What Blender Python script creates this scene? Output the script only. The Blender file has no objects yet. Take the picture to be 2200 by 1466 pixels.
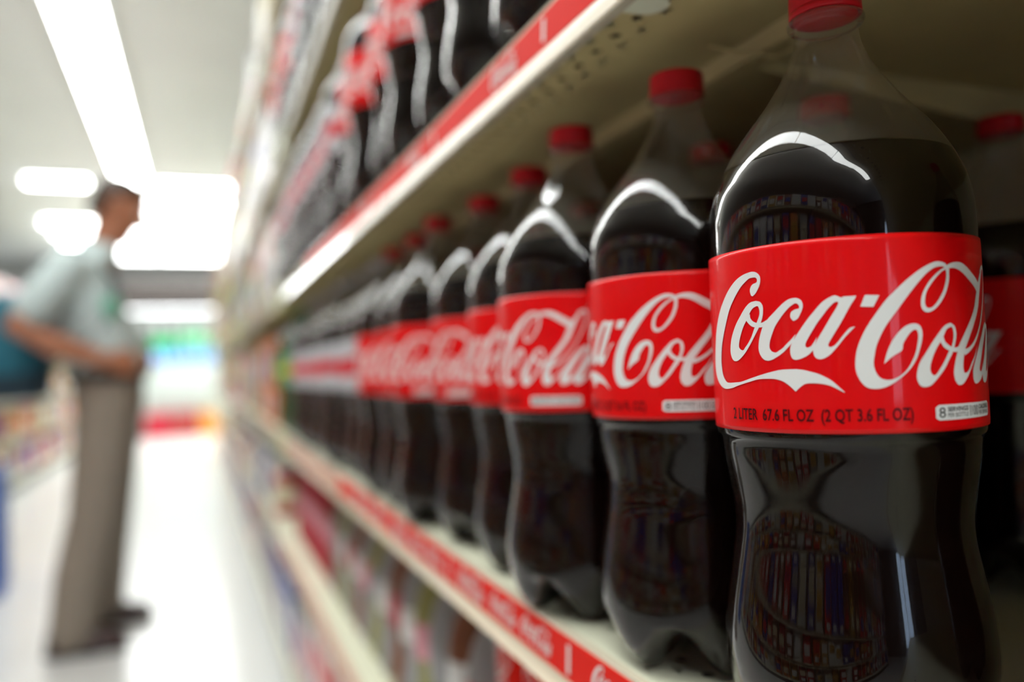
import bpy, bmesh, math, random
from mathutils import Matrix, Vector
random.seed(7)
R = math.radians
S = bpy.context.scene
COL = S.collection
CH = 1.02                                   # camera height above the floor (m)

# ------------------------------------------------------------------ camera
YAW, PITCH, ROLL = 0.37568, 0.02807, -0.03790
F = Vector((math.sin(YAW)*math.cos(PITCH), math.cos(YAW)*math.cos(PITCH), math.sin(PITCH)))
RT = Vector((math.cos(YAW), -math.sin(YAW), 0)); UP = RT.cross(F)
RT2 = RT*math.cos(ROLL) + UP*math.sin(ROLL); UP2 = UP*math.cos(ROLL) - RT*math.sin(ROLL)
cd = bpy.data.cameras.new('camera'); cam = bpy.data.objects.new('camera', cd); COL.objects.link(cam)
M = Matrix.Identity(4)
for i in range(3):
    M[i][0], M[i][1], M[i][2] = RT2[i], UP2[i], -F[i]
M[0][3], M[1][3], M[2][3] = 0, 0, CH
cam.matrix_world = M
cd.sensor_width = 36; cd.lens = 28.187; cd.clip_start = .02; cd.clip_end = 100
cd.dof.use_dof = True; cd.dof.focus_distance = .335; cd.dof.aperture_fstop = 2.55
S.camera = cam
# ------------------------------------------------------------------ world, exposure
w = bpy.data.worlds.new('world'); S.world = w; w.use_nodes = True
w.node_tree.nodes['Background'].inputs[0].default_value = (.55, .68, .9, 1)
w.node_tree.nodes['Background'].inputs[1].default_value = 9.0
S.view_settings.view_transform = 'Standard'; S.view_settings.look = 'None'
S.view_settings.exposure = 0.0; S.view_settings.gamma = 1; S.view_settings.use_curve_mapping = False
S.cycles.transparent_max_bounces = 16; S.cycles.max_bounces = 4; S.cycles.diffuse_bounces = 3; S.cycles.glossy_bounces = 2; S.cycles.use_light_tree = False
S.cycles.caustics_reflective = False; S.cycles.caustics_refractive = False
LAMP = 22.0                                 # strength of the fluorescent diffusers

# ------------------------------------------------------------------ materials
MATS = {}
def mat(name, col, rough=.5, metal=0., spec=.5, emit=0., noise=0., nscale=20., bump=0., bscale=60., stretch=(1,1,1), coat=0.):
    if name in MATS: return MATS[name]
    m = bpy.data.materials.new(name); m.use_nodes = True; MATS[name] = m
    nt = m.node_tree; b = nt.nodes['Principled BSDF']
    c = (col[0], col[1], col[2], 1)
    b.inputs['Base Color'].default_value = c; b.inputs['Roughness'].default_value = rough
    b.inputs['Metallic'].default_value = metal; b.inputs['Specular IOR Level'].default_value = spec
    b.inputs['Coat Weight'].default_value = coat; b.inputs['Coat Roughness'].default_value = .08
    if emit:
        b.inputs['Emission Color'].default_value = c; b.inputs['Emission Strength'].default_value = emit
    if noise or bump:
        tc = nt.nodes.new('ShaderNodeTexCoord'); mp = nt.nodes.new('ShaderNodeMapping')
        mp.inputs['Scale'].default_value = stretch
        nt.links.new(tc.outputs['Object'], mp.inputs[0])
    if noise:
        n = nt.nodes.new('ShaderNodeTexNoise'); n.inputs['Scale'].default_value = nscale; n.inputs['Detail'].default_value = 4
        nt.links.new(mp.outputs[0], n.inputs['Vector'])
        r = nt.nodes.new('ShaderNodeMapRange'); r.inputs[1].default_value = .3; r.inputs[2].default_value = .7
        r.inputs[3].default_value = 1-noise; r.inputs[4].default_value = 1+noise*.5
        nt.links.new(n.outputs[0], r.inputs[0])
        mx = nt.nodes.new('ShaderNodeVectorMath'); mx.operation = 'SCALE'; mx.inputs[0].default_value = c[:3]
        nt.links.new(r.outputs[0], mx.inputs['Scale']); nt.links.new(mx.outputs[0], b.inputs['Base Color'])
    if bump:
        n = nt.nodes.new('ShaderNodeTexNoise'); n.inputs['Scale'].default_value = bscale; n.inputs['Detail'].default_value = 3
        nt.links.new(mp.outputs[0], n.inputs['Vector'])
        bp = nt.nodes.new('ShaderNodeBump'); bp.inputs['Strength'].default_value = bump; bp.inputs['Distance'].default_value = .001
        nt.links.new(n.outputs[0], bp.inputs['Height']); nt.links.new(bp.outputs[0], b.inputs['Normal'])
    return m
def thin(name, tint, ior=1.5, rough=.02, bump=0., film=None):
    """thin clear plastic wall: tinted see-through plus a Fresnel reflection"""
    if name in MATS: return MATS[name]
    m = bpy.data.materials.new(name); m.use_nodes = True; MATS[name] = m
    nt = m.node_tree; nt.nodes.clear()
    o = nt.nodes.new('ShaderNodeOutputMaterial'); mx = nt.nodes.new('ShaderNodeMixShader')
    t = nt.nodes.new('ShaderNodeBsdfTransparent'); t.inputs[0].default_value = (*tint, 1)
    g = nt.nodes.new('ShaderNodeBsdfGlossy'); g.inputs['Roughness'].default_value = rough; g.inputs[0].default_value = (1, 1, 1, 1)
    f = nt.nodes.new('ShaderNodeFresnel'); f.inputs[0].default_value = ior
    ge = nt.nodes.new('ShaderNodeNewGeometry'); mr = nt.nodes.new('ShaderNodeMapRange')   # same reflection on both sides of the wall
    mr.inputs[3].default_value = ior; mr.inputs[4].default_value = 1/ior
    nt.links.new(ge.outputs['Backfacing'], mr.inputs[0]); nt.links.new(mr.outputs[0], f.inputs[0])
    nt.links.new(f.outputs[0], mx.inputs[0]); nt.links.new(t.outputs[0], mx.inputs[1]); nt.links.new(g.outputs[0], mx.inputs[2])
    nt.links.new(mx.outputs[0], o.inputs[0])
    if film:      # wet, slightly milky inner wall above the drink: (height, share)
        tc = nt.nodes.new('ShaderNodeTexCoord'); sp = nt.nodes.new('ShaderNodeSeparateXYZ'); ma = nt.nodes.new('ShaderNodeMath'); ma.operation = 'GREATER_THAN'; ma.inputs[1].default_value = film[0]
        mu = nt.nodes.new('ShaderNodeMath'); mu.operation = 'MULTIPLY'; mu.inputs[1].default_value = film[1]
        df = nt.nodes.new('ShaderNodeBsdfDiffuse'); df.inputs[0].default_value = (.62, .58, .48, 1); m2 = nt.nodes.new('ShaderNodeMixShader')
        nt.links.new(tc.outputs['Object'], sp.inputs[0]); nt.links.new(sp.outputs['Z'], ma.inputs[0]); nt.links.new(ma.outputs[0], mu.inputs[0])
        nt.links.new(mu.outputs[0], m2.inputs[0]); nt.links.new(t.outputs[0], m2.inputs[1]); nt.links.new(df.outputs[0], m2.inputs[2]); nt.links.new(m2.outputs[0], mx.inputs[1])
    if bump:
        tc = nt.nodes.new('ShaderNodeTexCoord'); n = nt.nodes.new('ShaderNodeTexNoise')
        n.inputs['Scale'].default_value = 45; n.inputs['Detail'].default_value = 2
        nt.links.new(tc.outputs['Object'], n.inputs['Vector'])
        bp = nt.nodes.new('ShaderNodeBump'); bp.inputs['Strength'].default_value = bump; bp.inputs['Distance'].default_value = .001
        nt.links.new(n.outputs[0], bp.inputs['Height'])
        nt.links.new(bp.outputs[0], g.inputs['Normal']); nt.links.new(bp.outputs[0], f.inputs['Normal'])
    return m
m_pet = thin('clear_pet', (.92, .905, .88), 1.37, .02, 0, (.2500, .055))
m_petg = thin('green_pet', (.08, .55, .22), 1.55, .02)
m_cola = mat('cola', (.004, .0015, .001), .2, spec=.08)
m_green_drink = mat('green_drink', (.01, .16, .06), .12)
m_red = mat('label_red', (.78, .002, .004), .40, spec=.12, coat=.28, bump=.25, bscale=14, stretch=(3, 3, .25))
m_white = mat('print_white', (.80, .81, .80), .4, spec=.3)
m_dark = mat('print_dark', (.06, .001, .003), .45, spec=.2)
m_black = mat('print_black', (.02, .02, .02), .5, spec=.2)
m_cap = mat('cap_red', (.52, .004, .012), .4, spec=.3)
m_silver = mat('label_silver', (.52, .53, .56), .3, spec=.5)
m_dred = mat('print_red', (.62, .02, .04), .4)
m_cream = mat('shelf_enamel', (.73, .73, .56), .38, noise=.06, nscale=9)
m_cream_shaded = mat('shelf_underside', (.55, .44, .21), .5, noise=.10, nscale=14)  # yellowish cream enamel with the shade under the shelf put into its colour
m_rail = mat('rail_cream', (.74, .66, .50), .22, coat=.6)
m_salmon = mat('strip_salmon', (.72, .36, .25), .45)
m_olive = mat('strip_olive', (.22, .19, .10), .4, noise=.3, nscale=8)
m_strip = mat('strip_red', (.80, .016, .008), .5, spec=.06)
m_hole = mat('hole_dark', (.03, .025, .015), .8)
m_floor = mat('floor_vinyl', (.78, .79, .77), .22, spec=.45, noise=.05, nscale=3)
m_ceil = mat('ceiling_paint', (.84, .86, .88), .9, noise=.03, nscale=2)
m_wall = mat('wall_paint', (.75, .75, .72), .9, noise=.03, nscale=2)
m_housing = mat('lamp_housing', (.85, .86, .86), .5)
m_lamp = mat('lamp_diffuser', (.97, 1, .985), .4, emit=LAMP)
m_caselamp = mat('case_lamp', (.95, .98, 1), .4, emit=7)
m_wall_dark = mat('wall_dark', (.12, .12, .12), .9)
m_kick = mat('toe_kick', (.05, .05, .05), .6)

# ------------------------------------------------------------------ object helpers
def new(name, mesh, parent=None, loc=None, rz=0):
    o = bpy.data.objects.new(name, mesh); COL.objects.link(o)
    if parent: o.parent = parent
    if loc is not None: o.location = loc
    if rz: o.rotation_euler = (0, 0, rz)
    return o
def thing(name, label, cat, loc=(0, 0, 0), rz=0, group=None, mesh=None):
    o = new(name, mesh, None, loc, rz); o['label'] = label; o['category'] = cat
    if group: o['group'] = group
    return o
def struct(name, mesh, parent=None, label=None):
    o = new(name, mesh, parent)
    if not parent: o['kind'] = 'structure'
    if label: o['label'] = label
    return o
class MB:
    """collects faces (with material slots) into one mesh"""
    def __init__(s): s.v = []; s.f = []; s.m = []; s.mats = []; s.sm = []
    def slot(s, m):
        if m not in s.mats: s.mats.append(m)
        return s.mats.index(m)
    def face(s, idx, m, smooth=False): s.f.append(tuple(idx)); s.m.append(s.slot(m)); s.sm.append(smooth)
    def box(s, x0, x1, y0, y1, z0, z1, m):
        b = len(s.v)
        s.v += [(x, y, z) for z in (z0, z1) for y in (y0, y1) for x in (x0, x1)]
        for q in ((0, 2, 3, 1), (4, 5, 7, 6), (0, 1, 5, 4), (2, 6, 7, 3), (0, 4, 6, 2), (1, 3, 7, 5)):
            s.face([b+i for i in q], m)
        return s
    def bbox(s, x0, x1, y0, y1, z0, z1, m, b=.004):
        """box with chamfered edges"""
        bm = bmesh.new(); bmesh.ops.create_cube(bm, size=1)
        for v in bm.verts: v.co = Vector((x0+(v.co.x+.5)*(x1-x0), y0+(v.co.y+.5)*(y1-y0), z0+(v.co.z+.5)*(z1-z0)))
        bmesh.ops.bevel(bm, geom=bm.edges[:], offset=b, segments=2, affect='EDGES', profile=.6)
        s.add_bm(bm, m, True); return s
    def add_bm(s, bm, m, smooth=False):
        b = len(s.v); bm.verts.index_update()
        s.v += [tuple(v.co) for v in bm.verts]
        for f in bm.faces: s.face([b+v.index for v in f.verts], m, smooth)
        bm.free()
    def rings(s, rings, mats, closed=True, caps=(False, False), smooth=True):
        """loft through rings of points; mats: one material or one for each span"""
        n = len(rings[0]); b = len(s.v)
        for r in rings: s.v += [tuple(p) for p in r]
        for i in range(len(rings)-1):
            m = mats[i] if isinstance(mats, list) else mats
            for j in range(n if closed else n-1):
                k = (j+1) % n
                s.face((b+i*n+j, b+i*n+k, b+(i+1)*n+k, b+(i+1)*n+j), m, smooth)
        if caps[0]: s.face([b+j for j in range(n)][::-1], mats[0] if isinstance(mats, list) else mats)
        if caps[1]: s.face([b+(len(rings)-1)*n+j for j in range(n)], mats[-1] if isinstance(mats, list) else mats)
        return s
    def lathe(s, prof, mats, n=48, cx=0, cy=0, caps=(True, True)):
        rs = [[(cx+r*math.cos(2*math.pi*j/n), cy+r*math.sin(2*math.pi*j/n), z) for j in range(n)] for r, z in prof]
        return s.rings(rs, mats, True, caps)
    def tube(s, pts, rad, m, n=12, flat=1.0):
        """tapered tube with rounded ends; rad: one radius or one for each point"""
        pts = [Vector(p) for p in pts]; rs = rad if isinstance(rad, (list, tuple)) else [rad]*len(pts)
        rings = []; ref = None
        for i, p in enumerate(pts):
            t = (pts[min(i+1, len(pts)-1)]-pts[max(i-1, 0)]).normalized()
            if ref is None: ref = t.orthogonal().normalized()
            a = (ref - t*ref.dot(t)).normalized(); ref = a; c = t.cross(a)
            if i == 0:
                for q in (.95, .6): rings.append([p-t*rs[0]*q+(a*math.cos(2*math.pi*j/n)+c*math.sin(2*math.pi*j/n)*flat)*rs[0]*math.sqrt(1-q*q) for j in range(n)])
            rings.append([p+(a*math.cos(2*math.pi*j/n)+c*math.sin(2*math.pi*j/n)*flat)*rs[i] for j in range(n)])
            if i == len(pts)-1:
                for q in (.6, .95): rings.append([p+t*rs[i]*q+(a*math.cos(2*math.pi*j/n)+c*math.sin(2*math.pi*j/n)*flat)*rs[i]*math.sqrt(1-q*q) for j in range(n)])
        return s.rings(rings, m, True, (True, True))
    def mesh(s, name):
        me = bpy.data.meshes.new(name); me.from_pydata([tuple(v) for v in s.v], [], s.f)
        for m in s.mats: me.materials.append(m)
        me.polygons.foreach_set('material_index', s.m); me.polygons.foreach_set('use_smooth', s.sm)
        me.update(); return me
def fixed(me):
    bm = bmesh.new(); bm.from_mesh(me); bmesh.ops.recalc_face_normals(bm, faces=bm.faces[:]); bm.to_mesh(me); bm.free(); return me
ORD = 'first second third fourth fifth sixth seventh eighth ninth tenth eleventh twelfth thirteenth fourteenth fifteenth sixteenth seventeenth eighteenth nineteenth twentieth'.split()
TENS = ['', '', 'twenty', 'thirty', 'forty', 'fifty']
def nth(i):
    if i < 20: return ORD[i]
    t, u = divmod(i+1, 10)
    return (TENS[t][:-1]+'ieth') if u == 0 else TENS[t]+'-'+ORD[u-1]
LOGO = {
 'C1': [[-34.6,55.3,-35.4,55.6],[-33.1,56.3,-35.9,57.2],[-31.8,58.0,-35.7,58.7],[-30.9,59.6,-34.5,60.1],[-30.5,61.3,-32.3,60.8],[-30.6,63.0,-32.1,62.1],[-31.8,64.5,-32.9,62.8],[-33.9,65.3,-34.2,62.9],[-36.4,65.2,-36.1,62.7],[-39.7,64.5,-38.3,61.5],[-44.0,62.8,-41.2,59.5],[-48.9,59.5,-45.1,55.7],[-54.1,54.8,-49.3,50.8],[-59.2,49.0,-52.5,45.3],[-63.2,42.5,-55.1,40.5],[-65.3,36.7,-57.2,36.0],[-66.6,31.6,-58.3,31.5],[-67.1,27.4,-58.5,27.4],[-65.7,22.7,-57.4,23.2],[-61.3,19.0,-54.4,20.4],[-56.1,17.3,-51.5,19.9],[-50.2,17.6,-47.1,20.1],[-45.3,18.8,-43.3,20.4],[-38.7,20.3,-38.1,21.7],[-33.6,21.4,-33.0,23.0],[-28.9,21.6,-27.9,24.2],[-25.5,21.4,-23.7,25.0],[-22.3,20.4,-20.1,25.2],[-19.6,18.5,-18.2,25.2],[-17.5,16.4,-16.9,25.2]],
 'sw': [[-17.5,16.4,-16.9,25.2],[-15.7,18.1,-14.1,24.8],[-13.6,19.4,-11.6,24.1],[-10.8,19.6,-8.8,23.2],[-7.6,19.3,-6.1,21.8],[-4.3,18.4,-3.5,20.0],[0.3,15.8,0.4,16.0]],
 'o1': [[-33.2,53.3,-33.0,51.1],[-36.2,52.8,-34.8,50.4],[-38.9,51.0,-36.4,48.8],[-42.0,47.8,-37.9,46.4],[-45.3,44.1,-40.3,43.4],[-48.3,39.4,-42.6,39.1],[-49.6,35.4,-43.7,35.6],[-49.7,32.2,-43.2,34.2],[-48.3,29.7,-41.8,33.5],[-46.1,29.0,-40.9,33.6],[-43.5,29.8,-40.0,34.5],[-40.1,32.3,-38.2,36.2],[-37.0,35.7,-36.2,38.8],[-34.2,39.5,-34.6,41.9],[-32.1,42.5,-32.9,44.9],[-30.6,45.5,-31.8,47.1],[-29.9,48.3,-31.5,49.0],[-29.9,51.0,-31.9,50.6],[-31.1,52.7,-32.4,51.1],[-33.2,53.3,-33.0,51.1]],
 'o1b': [[-36.5,48.2,-39.0,46.2],[-36.3,46.5,-37.8,44.6],[-34.9,45.0,-35.7,43.0],[-32.7,44.2,-33.3,42.5],[-30.4,44.3,-31.2,42.4],[-28.1,45.3,-29.1,42.7]],
 'c': [[-16.7,44.1,-17.3,44.2],[-15.3,45.0,-18.2,45.6],[-14.4,46.5,-17.9,47.5],[-13.6,48.1,-16.3,48.5],[-13.2,49.9,-14.7,48.9],[-13.7,51.8,-14.8,50.2],[-15.3,52.9,-15.8,50.9],[-17.2,53.0,-17.1,50.5],[-19.5,52.3,-18.9,49.2],[-22.4,50.2,-21.0,47.1],[-25.4,47.6,-23.1,44.6],[-28.1,45.3,-24.9,42.1],[-30.2,42.8,-26.3,39.1],[-31.8,39.0,-27.3,36.5],[-32.6,35.9,-27.6,34.2],[-32.7,32.9,-26.9,32.8],[-31.6,30.5,-26.0,32.2],[-29.9,29.1,-24.8,32.0],[-27.7,28.9,-23.5,32.7],[-25.1,29.9,-22.0,33.6],[-22.1,31.7,-20.0,35.4],[-19.3,34.2,-18.0,37.2],[-17.6,36.0,-16.4,39.0]],
 'a': [[1.3,51.8,-0.5,49.0],[0.3,52.1,-0.3,50.1],[-1.3,52.9,-0.8,50.5],[-3.4,52.3,-2.0,50.0],[-6.2,50.5,-3.9,48.2],[-9.1,47.4,-5.9,45.7],[-11.8,44.3,-8.3,42.6],[-14.5,40.7,-10.6,39.0],[-16.8,37.5,-12.3,36.2],[-18.5,34.6,-12.9,34.7],[-18.9,32.4,-12.8,33.8],[-18.7,30.5,-12.1,33.4],[-17.8,29.1,-11.2,33.7],[-16.1,28.9,-10.6,34.1],[-13.9,29.6,-10.1,34.8],[-12.0,30.6,-9.3,36.0],[-10.0,32.4,-8.5,37.4]],
 'as': [[1.5,52.3,6.1,52.3],[0.4,51.2,5.5,51.2],[-0.8,48.7,3.8,48.6],[-3.4,44.5,1.3,44.2],[-6.0,40.2,-1.2,40.0],[-8.6,36.0,-3.8,35.8],[-10.0,32.7,-4.6,34.1],[-10.0,30.9,-4.1,33.3],[-9.3,29.4,-3.2,33.4],[-7.9,28.8,-2.2,34.0],[-6.2,29.1,-0.9,35.4],[-4.0,30.5,0.7,37.4],[-1.2,33.5,2.4,39.4],[1.6,37.0,3.5,40.3],[5.1,40.6,5.1,40.7]],
 'hy': [[9.1,52.4,14.2,52.1],[7.3,48.1,11.9,47.8]],
 'C2': [[14.7,26.2,14.8,26.3],[15.6,29.5,17.6,28.7],[17.3,33.5,21.3,31.0],[19.5,36.8,22.0,33.5],[22.3,39.5,23.7,36.1],[25.1,40.8,25.3,37.9],[27.5,40.8,26.8,38.6],[29.1,39.6,27.7,38.0],[29.7,37.2,28.0,36.1],[29.3,34.3,27.5,33.3],[28.2,30.9,26.7,30.2],[26.8,27.6,25.1,26.9],[24.6,24.4,22.8,23.5],[21.7,21.7,20.0,21.3],[18.2,19.1,17.2,20.2],[14.9,17.5,14.6,20.3],[11.6,16.9,12.7,21.4],[8.6,17.4,11.5,23.6],[6.4,19.5,11.0,26.3],[4.9,23.0,11.4,29.3],[4.6,26.5,12.2,32.7],[5.3,31.5,13.6,36.1],[7.1,36.4,15.6,39.8],[9.7,41.1,17.9,43.0],[12.8,45.5,20.7,46.5],[16.1,49.8,23.6,50.2],[20.0,53.6,26.8,53.9],[24.0,57.1,29.6,56.9],[28.6,60.4,32.8,59.8],[33.0,62.8,36.0,61.7],[36.7,64.1,38.7,62.3],[39.3,64.1,40.4,62.2],[41.5,63.5,41.1,61.7],[42.7,62.2,41.3,60.9]],
 'lp': [[43.5,61.5,41.6,61.1],[43.3,59.5,41.9,59.7],[43.0,56.8,41.5,57.0],[41.3,52.5,39.8,52.9],[38.5,48.7,37.0,49.1],[35.5,46.1,34.7,47.0],[32.8,45.0,32.9,46.6],[30.9,45.4,31.7,47.3],[29.8,47.2,31.4,49.4],[29.9,50.0,32.3,52.7],[31.1,53.1,34.3,55.5],[33.5,56.5,36.7,58.0],[36.3,59.1,39.3,60.1],[39.3,61.1,41.1,61.0],[41.1,61.8,42.2,61.5]],
 'fl': [[41.7,62.4,41.9,60.9],[43.6,63.3,43.5,61.6],[46.5,64.0,46.3,61.7],[50.2,64.0,49.6,60.8],[53.6,62.8,52.5,59.3],[57.7,60.5,56.1,57.0],[62.8,57.6,60.2,54.5],[65.5,55.2,63.2,51.6]],
 'o2': [[42.5,40.8,42.7,39.3],[39.6,39.7,40.5,38.3],[36.5,36.8,38.9,35.8],[33.4,33.3,37.3,33.7],[30.6,29.7,35.0,30.7],[28.3,26.6,33.1,27.0],[26.9,23.2,32.2,23.9],[26.6,20.3,32.6,22.0],[27.5,17.9,33.7,21.1],[29.4,16.9,34.9,21.6],[32.2,17.5,36.1,23.0],[35.0,19.8,37.9,25.2],[38.3,23.1,39.8,27.9],[41.2,26.9,41.5,30.5],[43.3,29.9,42.8,32.0],[44.8,33.5,43.9,35.1],[45.5,36.6,43.9,37.6],[44.8,39.4,43.4,39.0],[42.5,40.8,42.7,39.3]],
 'o2b': [[38.8,35.6,37.3,33.7],[39.5,33.7,38.6,31.8],[40.9,32.5,40.5,30.6],[43.1,31.4,42.8,29.9],[45.4,31.4,44.9,29.6],[47.1,31.9,45.8,29.8]],
 'l': [[71.5,63.3,71.6,63.6],[67.6,60.8,70.6,62.0],[64.0,56.5,67.6,57.6],[60.8,50.8,64.6,51.2],[57.8,45.0,61.6,45.0],[47.5,33.1,52.1,33.0],[45.5,29.2,49.7,29.1],[43.9,25.0,48.6,24.1],[43.2,21.6,49.0,21.7],[43.6,18.9,50.0,21.5]],
 'l2': [[67.4,61.4,68.6,60.2],[70.0,63.5,70.6,61.8],[72.6,64.0,72.0,62.3],[74.0,62.4,72.9,61.6],[74.0,59.6,73.1,59.8],[72.2,54.0,71.4,54.4],[68.6,46.5,67.9,47.0],[63.8,39.0,63.1,39.6],[58.6,33.2,57.8,34.2],[53.8,29.8,53.0,31.2],[50.0,28.2,49.2,30.5]],
 'l3': [[43.6,18.9,50.0,21.5],[45.3,17.1,51.2,21.8],[48.0,17.4,52.8,23.2],[51.0,19.8,54.6,25.4],[54.0,23.2,57.2,28.0],[57.5,27.5,60.0,32.0]],
 'a2': [[75.3,40.0,73.5,37.2],[74.3,40.3,73.7,38.3],[72.7,41.1,73.2,38.7],[70.6,40.5,72.0,38.2],[67.8,38.7,70.1,36.4],[64.9,35.6,68.1,33.9],[62.2,32.5,65.7,30.8],[59.5,28.9,63.4,27.2],[57.2,25.7,61.7,24.4],[55.5,22.8,61.1,22.9],[55.1,20.6,61.2,22.0],[55.3,18.7,61.9,21.6],[56.2,17.3,62.8,21.9],[57.9,17.1,63.4,22.3],[60.1,17.8,63.9,23.0],[62.0,18.8,64.7,24.2],[64.0,20.6,65.5,25.6]],
 'as2': [[75.5,40.5,80.1,40.5],[74.4,39.4,79.5,39.4],[73.2,36.9,77.8,36.8],[70.6,32.7,75.3,32.4],[68.0,28.4,72.8,28.2],[65.4,24.2,70.2,24.0],[64.0,20.9,69.4,22.3],[64.0,19.1,69.9,21.5],[64.7,17.6,70.8,21.6],[66.1,17.0,71.8,22.2],[67.8,17.3,73.1,23.6],[70.0,18.7,74.7,25.6],[72.8,21.7,76.4,27.6],[75.6,25.2,77.5,28.5],[79.1,28.8,79.1,28.9]],
}
# ------------------------------------------------------------------ the room
CZ = CH + 2.06
X0, X1, Y0, Y1 = -6.2, 4.2, -7.0, 16.6
struct('floor', MB().box(X0, X1, Y0, Y1, -.1, 0, m_floor).mesh('floor'))
struct('ceiling', MB().box(X0, X1, Y0, Y1, CZ, CZ+.1, m_ceil).mesh('ceiling'))
struct('wall_left', MB().box(X0-.1, X0, Y0, Y1, 0, CZ, m_wall).mesh('wall_left'))
struct('wall_right', MB().box(X1, X1+.1, Y0, Y1, 0, CZ, m_wall).mesh('wall_right'))
struct('wall_back', MB().box(X0, X1, Y1, Y1+.1, 0, CZ, m_wall).mesh('wall_back'))
wn = MB(); WX0, WX1, WZ0, WZ1 = -.35, .65, .30, 2.3
wn.box(X0, WX0, Y0-.1, Y0, 0, CZ, m_wall_dark).box(WX1, X1, Y0-.1, Y0, 0, CZ, m_wall_dark)
wn.box(WX0, WX1, Y0-.1, Y0, 0, WZ0, m_wall_dark).box(WX0, WX1, Y0-.1, Y0, WZ1, CZ, m_wall_dark)
struct('wall_near', wn.mesh('wall_near'))
win = struct('window_1', None)
wf = MB()
for x in (WX0, .125, WX1-.05): wf.box(x, x+.05, Y0-.09, Y0-.02, WZ0, WZ1, m_housing)
wf.box(WX0, WX1, Y0-.088, Y0-.022, WZ0, WZ0+.05, m_housing).box(WX0, WX1, Y0-.088, Y0-.022, WZ1-.05, WZ1, m_housing)
struct('window_frame', wf.mesh('window_frame'), win)
m_pane = thin('window_glass', (.93, .96, .97))
for x in (WX0+.05, .175):
    struct('pane', MB().box(x, x+.425, Y0-.06, Y0-.052, WZ0+.05, WZ1-.05, m_pane).mesh('pane'), win)

# ------------------------------------------------------------------ fluorescent fixtures
def lamp_meshes(L, W=.30):
    h = MB().bbox(-W/2, W/2, -L/2, L/2, -.035, 0, m_housing, .006)
    n = 10; k = W*.44
    prof = [(-k*math.cos(math.pi*j/n), -.033-.028*math.sin(math.pi*j/n)) for j in range(n+1)]
    d = MB().rings([[(x, y, z) for x, z in prof] for y in (-L/2+.01, L/2-.01)], m_lamp, False)
    for y in (-L/2+.01, L/2-.01): d.v += [(x, y, z) for x, z in prof]
    d.face(list(range(2*(n+1), 3*(n+1))), m_lamp); d.face(list(range(3*(n+1), 4*(n+1))), m_lamp)
    return h.mesh('lamp_housing'), fixed(d.mesh('lamp_diffuser'))
LM = {}
def lamp(x, y, L, rz, label, group, W=.30):
    if (L, W) not in LM: LM[(L, W)] = lamp_meshes(L, W)
    t = thing('fluorescent_light', label, 'ceiling light', (x, y, CZ), rz, group)
    new('housing', LM[(L, W)][0], t); new('diffuser', LM[(L, W)][1], t)
    return t
for k in range(10):
    lamp(-.565, 8.45-1.22*k, 1.215, 0, '%s fixture, counting from the far end, of the bright strip light above the aisle' % nth(k).capitalize(), 'strip lights above the aisle')
lamp(-1.27, 9.2, .55, R(90), 'short bright fixture set across the aisle above the man', 'lights set across the far end', .22)
lamp(.10, 9.2, .86, R(90), 'bright crosswise fixture where the aisle strip light ends', 'lights set across the far end', .22)
for j, y in enumerate((10.0, 10.8, 11.6, 12.4, 13.2, 14.0, 14.7)):
    for i, x in enumerate((-1.15, .1, 1.35)):
        if i == 0 and j < 2: continue
        lamp(x, y, 1.215, R(90), 'crosswise white fixture in the glaring far ceiling, %s row back, %s' % (nth(j), ('side away from the shelves', 'middle of the row', 'side of the shelves')[i]), 'lights set across the far end')
# ------------------------------------------------------------------ logo, wrapped or flat
def ribbon(pairs, n=4, na=3):
    """smooth a list of edge pairs into rows of points (na+1 across)"""
    P = [Vector(p) for p in pairs]
    if len(P) > 2:
        E_ = [2*P[0]-P[1]]+P+[2*P[-1]-P[-2]]; out = []
        for i in range(1, len(E_)-2):
            a, b, c, d = E_[i-1:i+3]
            for t in [k/n for k in range(n)]:
                out.append(.5*(2*b+(c-a)*t+(2*a-5*b+4*c-d)*t*t+(3*b-a-3*c+d)*t**3))
        out.append(P[-1]); P = out
    return [[(p[0]+(p[2]-p[0])*k/na, p[1]+(p[3]-p[1])*k/na) for k in range(na+1)] for p in P]
def logo_into(mb, fn, m, n=4, na=3):
    for pairs in LOGO.values():
        rows = ribbon(pairs, n, na)
        mb.rings([[fn(s, h) for s, h in row] for row in rows], m, False, smooth=False)
def text_mesh(txt, x0, x1, y0, hgt, bold=0.0):
    """text as (vertices, faces), stretched to span x0..x1 with cap height hgt on baseline y0"""
    c = bpy.data.curves.new('t', 'FONT'); c.body = txt; c.size = 1; c.resolution_u = 3; c.offset = bold
    o = bpy.data.objects.new('t', c); COL.objects.link(o); bpy.context.view_layer.update()
    me = bpy.data.meshes.new_from_object(o.evaluated_get(bpy.context.evaluated_depsgraph_get()))
    vs = [v.co.copy() for v in me.vertices]; fs = [tuple(p.vertices) for p in me.polygons]
    bpy.data.objects.remove(o); bpy.data.curves.remove(c); bpy.data.meshes.remove(me)
    ax, bx = min(v.x for v in vs), max(v.x for v in vs); ch = .70
    return [(x0+(v.x-ax)/(bx-ax)*(x1-x0), y0+v.y/ch*hgt) for v in vs], fs
def text_into(mb, fn, m, *a, **k):
    vs, fs = text_mesh(*a, **k); b = len(mb.v)
    mb.v += [fn(x, y) for x, y in vs]
    for f in fs: mb.face([b+i for i in f], m)

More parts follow.
